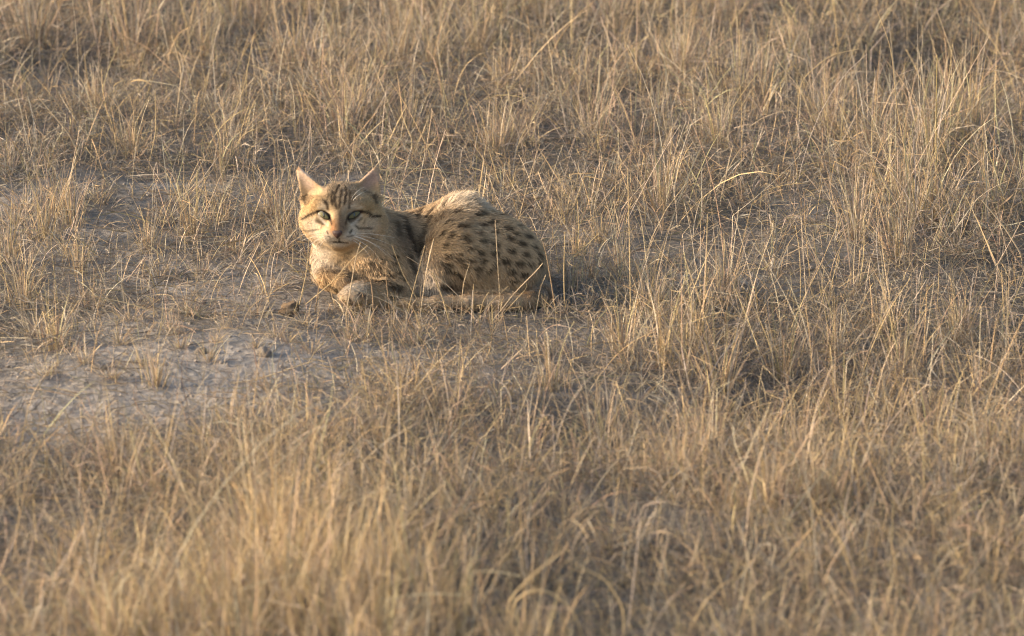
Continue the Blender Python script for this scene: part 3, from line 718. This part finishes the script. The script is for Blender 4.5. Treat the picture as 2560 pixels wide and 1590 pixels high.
# --- eyes, nose, whiskers
M_EYE = plain_mat('eye_dark', (.02, .016, .013), .4, .3, .1)
M_IRIS = plain_mat('iris_grey_green', (.125, .115, .06), .4, .05, .05, var=.3, scale=900)
M_PUP = plain_mat('pupil', (.008, .008, .008), .1, .5, 1.0)
M_NOSE = plain_mat('nose_leather', (.055, .022, .018), .45, .5, .1, bump=.4, var=.4, scale=700)
def almond(oc, ic, sc_, dome, f, hu, hl, name, mat, parent, slit=False):
    m = ((oc[0] + ic[0]) / 2, (oc[1] + ic[1]) / 2)
    s0 = hit(m[0] - 16, m[1]); s1 = hit(m[0] + 16, m[1]); s2 = hit(*m)
    c = HP(*m); fwdv = HB[1]
    dep = ((s0 - c) @ fwdv + (s1 - c) @ fwdv + (s2 - c) @ fwdv) / 3
    tilt = ((s1 - s0) @ fwdv) / max((s1 - s0) @ HB[0], 1e-4)
    ax = (np.array([ic[0] - oc[0], -(ic[1] - oc[1])]) * PX / 2)
    a2 = np.linalg.norm(ax); e1 = ax / a2
    e2 = np.array([-e1[1], e1[0]]); e2 = e2 if e2[1] > 0 else -e2
    rows = []
    nr, na = 6, 28
    for i in range(nr + 1):
        rr = i / nr
        for j in range(na):
            t = 2 * math.pi * j / na
            if slit: lx, ly = .0011 * math.cos(t) * rr, .0033 * math.sin(t) * rr; q2 = np.array([lx, ly])
            else:
                lx = math.cos(t) * a2 * sc_ * rr; hh = (hu if math.sin(t) > 0 else hl)
                ly = math.sin(t) * hh * rr * (1 - .35 * abs(math.cos(t)) ** 3)
                q2 = e1 * lx + e2 * ly
            dd = dome * (1 - (q2 @ q2) / (a2 * a2)) + f
            rows.append(c + HB[0] * q2[0] + Uv * q2[1] + fwdv * (dep + tilt * q2[0] + dd))
    F = [[i * na + j, i * na + (j + 1) % na, (i + 1) * na + (j + 1) % na, (i + 1) * na + j] for i in range(nr) for j in range(na)]
    return obj(name, mk_mesh(name, np.array(rows), np.array(F), smooth=True), mat, parent)
for oc, ic in EYES:
    e = almond(oc, ic, 1.02, .0035, .0005, .0046, .0043, 'eye', M_EYE, cat)
    almond(oc, ic, .82, .0035, .0010, .0029, .0031, 'iris', M_IRIS, e)
    almond(oc, ic, .80, .0035, .0016, .004, .0036, 'pupil', M_PUP, e, True)
tipn = hit(846, 586); nd = (tipn - HP(846, 586)) @ HB[1]
out = [(-13, 7), (-7, 9.5), (0, 9), (7, 9.5), (13, 7), (11, 0), (5, -7), (0, -12), (-5, -7), (-11, 0)]
V = []; 
for dsc, dep in ((1.0, -.004), (1.0, .0022), (.75, .0040), (.35, .0048)):
    for (a, b_) in out: V.append(HP(846 + a * dsc, 587 - b_ * dsc, nd + dep))
no = len(out); F4 = [[i * no + j, i * no + (j + 1) % no, (i + 1) * no + (j + 1) % no, (i + 1) * no + j] for i in range(3) for j in range(no)]
nose = mk_mesh('nose', np.array(V), [np.array(F4), np.array([[3 * no + j for j in range(no)]])], smooth=True)
obj('nose', nose, M_NOSE, cat)
M_WHISK = plain_mat('whisker', (.75, .70, .62), .4, .4)
wk = [((888, 588), (940, 594), (985, 616)), ((886, 592), (935, 602), (970, 640)), ((884, 596), (930, 614), (955, 655)), ((890, 584), (940, 584), (990, 596)), ((887, 590), (945, 606), (990, 650)), ((882, 600), (915, 618), (935, 655)),
      ((812, 588), (785, 592), (757, 602)), ((813, 592), (790, 602), (768, 622)), ((815, 596), (795, 610), (780, 632)), ((811, 584), (780, 586), (750, 588)), ((816, 599), (800, 616), (790, 640)),
      ((880, 500), (890, 478), (915, 468)), ((884, 503), (896, 486), (920, 478))]
def bez(pts, n):
    t = np.linspace(0, 1, n)[:, None]; a, b_, c = pts
    return (1 - t) ** 2 * a + 2 * t * (1 - t) * b_ + t * t * c
for a, b_, c in wk:
    h = hit(*a); f0 = (h - HP(*a)) @ HB[1]
    pts = bez([HP(*a, f0 - .001), HP(*b_, f0 + .010), HP(*c, f0 - .006)], 8)
    dr = unit(np.gradient(pts, axis=0))
    v, f, _ = tubes(pts[None], dr[None], np.array([.0007]), np.ones((1, 3)), np.linspace(1, .25, 8))
    obj('whisker', mk_mesh('whisker', v, f, smooth=True), M_WHISK, cat)

# ------------------------------------------------------------------ distinct tussocks, each a thing of its own
def tussock_mesh(name, nb, hgt, spread, wts, th, seed, bow=.5, width=(.0009, .0018), stems=8):
    global rng
    keep_ = rng; rng = np.random.default_rng(seed)
    r = np.abs(rng.normal(0, 1, nb)) * spread; a = rng.uniform(0, 2 * math.pi, nb)
    L = rng.lognormal(math.log(hgt), .36, nb); th0 = rng.uniform(*th, nb) * np.clip(.4 + r / spread * .5, .4, 1.3)
    kk = rng.uniform(0, 1, nb) < .2
    kink = (rng.uniform(.35, .8, nb), np.where(kk, rng.uniform(.3, 1.4, nb), 0), np.where(kk, rng.normal(0, .8, nb), 0))
    root = np.stack([r * np.cos(a), r * np.sin(a), np.full(nb, -.012)], -1)
    pos, dirs = centre(root, a + rng.normal(0, .5, nb), L, th0, np.abs(rng.normal(0, bow, nb)), 6, rng.normal(0, .5, nb), kink, floor=False)
    pos[..., 2] = np.maximum(pos[..., 2], -.012)
    t = np.linspace(0, 1, 7)
    A = ribbons(pos, dirs, rng.uniform(*width, nb), straw_cols(nb, wts), np.where(t < .5, 1.0, 1 - .85 * ((t - .5) / .5)))
    r = np.abs(rng.normal(0, 1, stems)) * spread * .6; a = rng.uniform(0, 2 * math.pi, stems)
    kk = rng.uniform(0, 1, stems) < .3
    kink = (rng.uniform(.4, .85, stems), np.where(kk, rng.uniform(.3, 1.3, stems), 0), np.where(kk, rng.normal(0, .8, stems), 0))
    pos, dirs = centre(np.stack([r * np.cos(a), r * np.sin(a), np.full(stems, -.012)], -1), a, rng.uniform(1.2, 1.9, stems) * hgt, np.abs(rng.normal(0, .25, stems)), np.abs(rng.normal(0, .35, stems)), 8, rng.normal(0, .3, stems), kink, floor=False)
    B = tubes(pos, dirs, rng.uniform(.0011, .0018, stems), straw_cols(stems, [4, 4, 1, 1, 3, 3, .4, .3]), np.linspace(1, .5, 9))
    rng = keep_
    return mk_mesh(name, *join([A, B]))
KINDS = {
    'splayed': dict(nb=75, hgt=.052, spread=.016, wts=W_MIX, th=(.3, 1.25), bow=.6, stems=4),
    'upright': dict(nb=55, hgt=.080, spread=.016, wts=W_GOLD, th=(.02, .5), bow=.4, stems=9),
    'rusty': dict(nb=90, hgt=.092, spread=.024, wts=W_RED, th=(.05, .6), bow=.4, stems=9),
    'olive': dict(nb=50, hgt=.10, spread=.017, wts=W_OLIVE, th=(.02, .45), bow=.4, stems=12),
    'golden': dict(nb=110, hgt=.110, spread=.034, wts=[6, 6, .6, .4, 1, 1.2, .4, .2], th=(.02, .5), bow=.4, stems=12, width=(.0011, .0022)),
}
TM = {k: [tussock_mesh('tussock_' + k, seed=100 + 7 * i + 31 * j, **kw) for i in range(5)] for j, (k, kw) in enumerate(KINDS.items())}
LOOK = {'splayed': 'low splayed straw tussock', 'upright': 'upright straw tussock', 'rusty': 'dense reddish-brown tussock',
        'olive': 'tall olive-tinged tussock with long stalks', 'golden': 'thick golden tussock'}
MARKS = [((746, 560), 'beside the cat\'s head'), ((860, 640), 'close behind the cat\'s ears'), ((1390, 730), 'beside the cat\'s rump'), ((1150, 620), 'behind the cat\'s hip'), ((722, 830), 'near the brown clod'),
         ((600, 890), 'on the wide bare silt'), ((250, 940), 'at the edge of the wide bare silt'), ((120, 470), 'on the bare strip of silt behind the cat'), ((450, 640), 'on the matted straw beside the bare strip'),
         ((2340, 190), 'by the dark hollow'), ((150, 190), 'by the small shaded hollow'), ((1750, 725), 'along the thin grass behind the tall clumps'), ((1850, 880), 'among the tall clumps beyond the cat\'s rump'),
         ((2010, 1010), 'by the dark dip in the tall clumps'), ((1300, 1080), 'in the dip between the tall clumps and the cat'), ((2280, 480), 'among the long crossing stalks'), ((1500, 300), 'in the thick grass far behind the cat'),
         ((850, 260), 'in the reddish grass behind the bare strip'), ((700, 1450), 'in the blurred golden foreground'), ((1900, 1450), 'in the blurred greyish foreground'), ((300, 1200), 'between the wide bare silt and the golden foreground'),
         ((1000, 930), 'on the trodden ground before the cat'), ((2450, 800), 'at the outer side of the tall clumps'), ((1500, 560), 'on the thin ground past the cat\'s rump')]
MARKG = [(G(*m)[:2], t) for m, t in MARKS]
def tussock(kind, u, v, s=1.0, zone=None, xy=None):
    c = G(u, v) if xy is None else xy
    x, y = float(c[0]), float(c[1])
    if in_cat(np.array(x), np.array(y)): return
    where = min(MARKG, key=lambda q: (q[0][0] - x) ** 2 + ((q[0][1] - y) * .5) ** 2)[1]
    size = 'small ' if s < .72 else ('large ' if s > .97 else '')
    lb = size + LOOK[kind] + ' ' + where; gr = kind + ' tussocks ' + where
    m = TM[kind][int(rng.integers(5))]
    o = obj('grass_tussock', m, M_GRASS, label=lb, category='grass tussock', group=gr)
    o.location = (x, y, float(gh(x, y)) + .002); o.rotation_euler = (0, 0, float(rng.uniform(0, 6.28)))
    o.scale = (s, s, s * float(rng.uniform(.9, 1.1)))
for u, v, s in [(560, 850, .45), (640, 900, .45), (450, 900, .5), (210, 930, .5), (360, 940, .45), (120, 960, .55), (720, 880, .45), (540, 890, .4), (280, 970, .5), (250, 520, .8), (60, 540, .9), (420, 560, .8), (560, 500, .7), (640, 480, .6), (590, 630, .8), (230, 760, .8), (480, 800, .7), (330, 810, .7), (640, 815, .6), (690, 870, .55), (300, 880, .6),
                (520, 930, .6), (100, 840, .8), (430, 860, .5), (780, 900, .6), (760, 830, .5), (880, 860, .6), (60, 690, .9), (180, 640, .9), (500, 690, .8), (700, 720, .45), (400, 690, .7), (1040, 860, .7)]:
    tussock('splayed', u, v, s, 0)
for u, v, s in [(110, 600, .9), (200, 680, .7), (480, 590, .8), (370, 620, .7), (560, 560, .65), (700, 620, .6), (140, 880, .8), (390, 980, .7), (60, 760, .8), (330, 400, .9), (560, 420, .8), (240, 280, 1), (660, 560, .6)]:
    tussock('upright', u, v, s, 0)
for u, v, s in [(860, 330, 1.15), (900, 300, 1.0), (740, 160, 1.1), (330, 120, 1.2), (80, 110, 1.2), (1480, 330, .9), (1240, 380, .8), (2080, 330, .9), (1700, 200, 1.0), (1000, 150, 1.1), (2250, 640, .9)]:
    tussock('rusty', u, v, s, 1)
for u, v, s in [(2250, 500, 1.0), (2330, 430, 1.1), (2180, 370, 1.0), (2420, 360, 1.1), (2050, 300, .9), (2480, 520, 1.0), (2140, 600, .8), (1900, 260, .9), (1800, 380, .8), (2290, 560, .9), (1640, 330, .8), (2380, 250, 1.0)]:
    tussock('olive', u, v, s, 1)
for u, v, s in [(1660, 900, 1.0), (1800, 940, 1.0), (1960, 900, 1.05), (2100, 980, 1.0), (2250, 930, 1.0), (2450, 960, 1.0), (1560, 880, .9), (1740, 840, .9), (1900, 1060, .9), (2330, 1080, .9), (1380, 960, .8),
                (1500, 1050, .9), (2200, 820, .9), (2400, 830, .9), (1630, 780, .8)]:
    tussock('upright', u, v, s, 2)
for u, v, s in [(2000, 1150, .8), (1300, 1080, .75), (1700, 1200, .8), (2480, 1150, .8), (300, 1180, .8), (950, 1110, .7)]:
    tussock('rusty', u, v, s, 2)
for u, v, s in [(1440, 640, .6), (1480, 690, .55), (1430, 720, .5), (1500, 600, .65), (1410, 560, .6), (1550, 660, .6)]:
    tussock('upright', u, v, s, 1)
for u, v, s in [(680, 1400, 1.0), (760, 1440, 1.0), (640, 1520, 1.0), (860, 1480, 1.0), (560, 1560, .95), (940, 1560, 1.0), (720, 1580, 1.05), (440, 1600, .9), (1040, 1500, .9), (820, 1640, 1.0), (600, 1660, 1.0), (1150, 1600, .9),
                (700, 1330, .8), (300, 1640, .9), (950, 1690, 1.0), (1300, 1680, .85)]:
    tussock('golden', u, v, s, 2)
for k in range(150):
    x = rng.uniform(-1.1, 1.2); y = rng.uniform(-2.3, 2.8)
    if rng.uniform() * 1.6 > float(dens(np.array(x), np.array(y))): continue
    if -.26 < x < .28 and -1.2 < y < .3: continue
    kd = rng.choice(['splayed', 'upright', 'upright', 'rusty'] if y < .05 else ['splayed', 'upright', 'upright', 'rusty', 'olive' if x > .2 else 'upright'])
    tussock(str(kd), 0, 0, float(rng.uniform(.7, 1.05)), None, (x, y))

# ------------------------------------------------------------------ single stalks that cross in front of the cat
def stalk(pts, y0, w, col, label, name='grass_stalk', head=False):
    q = [P(*r1p(*p), y0 + dy) for p, dy in zip(pts, np.linspace(0, -.012, len(pts)))]
    d = unit(q[0] - q[1]); g0 = float(gh(q[0][0], q[0][1]))
    if q[0][2] > g0 and d[2] < -.15: q.insert(0, q[0] + d * ((q[0][2] - g0 + .006) / -d[2]))
    elif q[0][2] > g0: q.insert(0, np.array([q[0][0] + d[0] * .02, q[0][1] - .01, g0 - .004]))
    q = np.array(q); t = np.linspace(0, 1, len(q)); tt = np.linspace(0, 1, 12)
    pp = np.stack([np.interp(tt, t, q[:, k]) for k in range(3)], -1)
    pp[1:-1] = pp[1:-1] * .6 + .2 * (pp[:-2] + pp[2:])
    prof = np.linspace(1.1, .6, 12)
    if head: prof[-4:] = [1.2, 1.7, 1.4, .4]
    dr = unit(np.gradient(pp, axis=0))
    v, f, c = tubes(pp[None], dr[None], np.array([w * .85]), np.array([col]), prof, 5)
    o = obj(name, mk_mesh(name, v, f, c, smooth=True), M_GRASS, label=label, category='grass stalk', group='stalks in front of the cat')
A_, B_, C_ = (.52, .40, .23), (.58, .46, .31), (.44, .31, .19)
for a in [([(575, 1240), (605, 1080), (640, 860), (680, 730)], -.105, .0022, B_, 'pale straight stalk rising past the near forepaw to the chest'),
          ([(330, 1160), (450, 1060), (600, 880), (740, 755)], -.085, .0016, A_, 'thin stalk slanting from the folded foreleg up across the chest'),
          ([(795, 1470), (785, 1180), (768, 1050), (720, 955)], -.12, .0024, C_, 'brownish stalk bent near its tip beside the near forepaw'),
          ([(1095, 1255), (1160, 1010), (1225, 755)], -.10, .0020, A_, 'straight stalk leaning along the gap before the knee'),
          ([(1195, 1280), (1235, 990), (1300, 700)], -.105, .0020, B_, 'stalk with a pale swollen seed head before the knee', 'grass_stalk', True),
          ([(1620, 1310), (1460, 1130), (1270, 970), (1070, 850)], -.095, .0018, B_, 'long stalk slanting down across the knee and thigh'),
          ([(1440, 1420), (1370, 1180), (1290, 985)], -.125, .0032, A_, 'thick stalk leaning back before the thigh'),
          ([(1540, 1240), (1550, 1080), (1605, 900)], -.10, .0018, B_, 'short kinked stalk rising over the tail to the thigh'),
          ([(1635, 1400), (1632, 1240), (1637, 1080)], -.12, .0019, A_, 'short upright stalk standing over the tail'),
          ([(1865, 1260), (1845, 980), (1820, 540)], -.10, .0018, B_, 'very long thin stalk standing up across the spotted haunch'),
          ([(1880, 1290), (1990, 1150), (2180, 960), (2222, 905)], -.10, .0024, B_, 'thick pale stalk slanting across the rump'),
          ([(1920, 1300), (2020, 1190), (2085, 1120), (2085, 1075)], -.095, .0017, A_, 'curved stalk hooked upward before the rump'),
          ([(2170, 1290), (2200, 1120), (2248, 1005)], -.10, .0020, B_, 'short pale stalk at the base of the rump'),
          ([(2320, 1240), (2290, 1050), (2255, 850), (2222, 720)], -.03, .0024, C_, 'tall brown stalk beside the rump'),
          ([(2410, 1330), (2400, 1000), (2410, 640)], -.02, .0026, A_, 'tall straight stalk standing clear of the rump'),
          ([(1120, 1140), (1040, 1000), (945, 750)], -.085, .0015, A_, 'thin stalk leaning over the shoulder'),
          ([(905, 1110), (893, 1000), (905, 890)], -.09, .0015, C_, 'thin upright stalk before the upper arm'),
          ([(170, 1230), (225, 980), (240, 820), (245, 690)], -.07, .0019, A_, 'tall stalk standing along the edge of the white chest'),
          ([(320, 1170), (330, 1110), (285, 1040), (252, 985)], -.075, .0022, C_, 'bent stalk before the folded foreleg'),
          ([(990, 1280), (840, 1200), (690, 1150), (610, 1130)], -.11, .0020, B_, 'pale stalk lying slantwise across the near forepaw'),
          ([(1330, 1290), (1180, 1230), (950, 1180), (860, 1160)], -.10, .0014, B_, 'fine pale stalk lying over the forearm'),
          ([(1190, 1160), (1195, 1110), (1170, 1085), (1145, 1110)], -.09, .0014, B_, 'small looped stem before the knee'),
          ([(1700, 1300), (1720, 1220), (1765, 1150)], -.11, .0018, A_, 'short leaning stalk in front of the tail'),
          ([(1640, 1390), (1790, 1230), (1930, 1100)], -.12, .0014, A_, 'fine stalk leaning across the tail towards the rump'),
          ([(960, 1330), (965, 1200), (935, 1150)], -.12, .0016, A_, 'short bent stem under the forearm')]:
    stalk(*a)

def far_stalk(pts, vg, w, col, label):
    y0 = G(pts[0][0], vg)[1]
    q = [P(u, v, y0) for u, v in pts]
    q.insert(0, np.array([q[0][0], q[0][1], float(gh(q[0][0], q[0][1])) - .004]) if q[0][2] > .012 else q[0] + np.array([0, 0, -.015]))
    q = np.array(q); sl_ = np.concatenate([[0], np.cumsum(np.linalg.norm(np.diff(q, axis=0), axis=1))]); tt = np.linspace(0, sl_[-1], 18)
    pp = np.stack([np.interp(tt, sl_, q[:, k]) for k in range(3)], -1)
    for _ in range(2): pp[1:-1] = pp[1:-1] * .5 + .25 * (pp[:-2] + pp[2:])
    v, f, c = tubes(pp[None], unit(np.gradient(pp, axis=0))[None], np.array([w]), np.array([col]), np.linspace(1.1, .6, 18), 5)
    obj('grass_stalk', mk_mesh('grass_stalk', v, f, c, smooth=True), M_GRASS, label=label, category='grass stalk', group='stalks standing in the grass around the cat')
for a in [([(568, 400), (605, 337), (652, 313), (687, 340), (689, 415)], 405, .0020, A_, 'thin stem bowed over in an arch behind the cat and touching the ground'),
          ([(205, 410), (195, 385), (174, 337), (95, 242)], 420, .0022, B_, 'pale bent stem leaning over the bare strip of silt'),
          ([(2040, 330), (2004, 226), (1943, 153), (1930, 105)], 340, .0020, B_, 'pale curved stem bowing up in the thick far grass'),
          ([(2030, 320), (1980, 253), (1911, 210), (1890, 184)], 330, .0022, B_, 'pale slanting stem with an upturned tip in the far grass'),
          ([(1990, 330), (2001, 200), (2075, 137), (2148, 122)], 335, .0020, A_, 'long stem bent over flat at its top by the dark hollow'),
          ([(2330, 470), (2311, 426), (2227, 316), (2164, 258)], 480, .0020, B_, 'long pale stalk slanting through the olive tussocks'),
          ([(2340, 480), (2340, 295), (2343, 137)], 485, .0022, (.42, .33, .14), 'upright yellow-brown stalk among the olive tussocks'),
          ([(2275, 463), (2296, 492), (2359, 497), (2464, 494)], 500, .0024, B_, 'long pale stem lying flat across the olive tussocks'),
          ([(1801, 505), (1815, 440), (1832, 363)], 510, .0022, B_, 'stiff pale stalk leaning out of the low far grass'),
          ([(1577, 789), (1574, 600), (1569, 421)], 795, .0020, A_, 'very tall straight stalk standing clear beyond the cat\'s rump'),
          ([(1762, 760), (1766, 650), (1769, 535)], 765, .0022, A_, 'tall straight stalk in the thin grass past the rump'),
          ([(2556, 640), (2511, 568), (2454, 500)], 650, .0026, B_, 'thick pale stem curving over beside the olive tussocks'),
          ([(2260, 560), (2225, 400), (2190, 330), (2130, 250)], 565, .0018, A_, 'thin stalk bent midway among the olive tussocks'),
          ([(2290, 520), (2240, 260), (2230, 120), (2190, 20)], 525, .0018, A_, 'tallest thin stalk rising out of the olive tussocks'),
          ([(2420, 300), (2390, 160), (2340, 20)], 310, .0018, B_, 'thin pale stalk leaning over the dark hollow'),
          ([(440, 300), (455, 180), (430, 90)], 310, .0022, B_, 'pale forked-looking stem with a crooked tip by the shaded hollow'),
          ([(560, 350), (610, 220), (635, 85)], 360, .0018, A_, 'thin straight stalk leaning behind the bowed arch'),
          ([(370, 420), (390, 330), (388, 230)], 430, .0018, A_, 'slim upright stalk at the back of the bare strip'),
          ([(465, 525), (440, 500), (480, 470), (490, 455)], 530, .0022, B_, 'short pale stem curving up from the matted straw'),
          ([(760, 420), (820, 260), (870, 200)], 330, .0018, A_, 'thin stalk leaning away from the large reddish tussock'),
          ([(1280, 1500), (1330, 1472), (1385, 1479), (1438, 1532), (1459, 1600)], 1650, .0042, A_, 'thick blurred stem bowed over in the foreground'),
          ([(1560, 1520), (1517, 1448), (1438, 1411)], 1640, .0036, A_, 'blurred stem bent sideways in the greyish foreground'),
          ([(1270, 1500), (1340, 1430), (1406, 1379)], 1640, .0034, A_, 'blurred stem slanting up beside the bowed one'),
          ([(1100, 1150), (960, 1020), (880, 960)], 1140, .0028, A_, 'blurred stem lying back over the trodden ground before the cat'),
          ([(560, 960), (640, 950), (790, 900)], 975, .0024, B_, 'pale stem lying low across the wide bare silt')]:
    far_stalk(*a)

# ------------------------------------------------------------------ clods and a curled dead leaf
def clod(u, v, s, label, mat=M_CLOD, sq=(1, .8, .6)):
    c = G(u, v); r = np.random.default_rng(int(u * 7 + v))
    me = bpy.data.meshes.new('soil_clod')
    import bmesh
    bm = bmesh.new(); bmesh.ops.create_icosphere(bm, subdivisions=4, radius=1)
    ph = r.uniform(0, 9)
    for vv in bm.verts:
        p = np.array(vv.co)
        nz = fbm(np.array([p[0] * 1.6 + ph + p[2]]), np.array([p[1] * 1.6 + p[2] * 1.3]), 4, 4)[0]
        vv.co = Vector(p * (.55 + .9 * nz) * np.array(sq) * s)
    for f in bm.faces: f.smooth = True
    bm.to_mesh(me); bm.free()
    o = obj('soil_clod', me, mat, label=label, category='clod')
    o.location = (c[0], c[1], float(gh(c[0], c[1])) + s * sq[2] * .35); o.rotation_euler = (0, 0, float(r.uniform(0, 6)))
clod(722, 800, .020, 'brown crumbly clod lying before the cat on the bare soil', M_CLODB, (1, .8, .75))
clod(660, 915, .014, 'rough grey clod on the bare soil patch')
clod(250, 945, .012, 'small grey clod at the edge of the wide bare patch')
clod(505, 915, .011, 'small grey clod lying between two straw tussocks')
c = G(925, 808)
tt = np.linspace(0, 1, 9); V = []
for q in tt:
    for s in (-1, 0, 1):
        w = .0055 * math.sin(math.pi * min(q * .9 + .08, 1)) * s
        V.append([w, -.004 * abs(s) * math.sin(math.pi * q) + .010 * math.sin(q * 2.6), .002 + .022 * q - .008 * max(0, q - .6)])
F4 = [[i * 3 + j, i * 3 + j + 1, i * 3 + j + 4, i * 3 + j + 3] for i in range(8) for j in range(2)]
lf = obj('curled_leaf', mk_mesh('curled_leaf', np.array(V), np.array(F4), np.tile([.5, .42, .33], (27, 1)), smooth=True), M_GRASS, label='small curled pale dead leaf standing in front of the cat', category='leaf')
lf.location = (c[0], c[1], float(gh(c[0], c[1]))); lf.rotation_euler = (0, 0, .5)
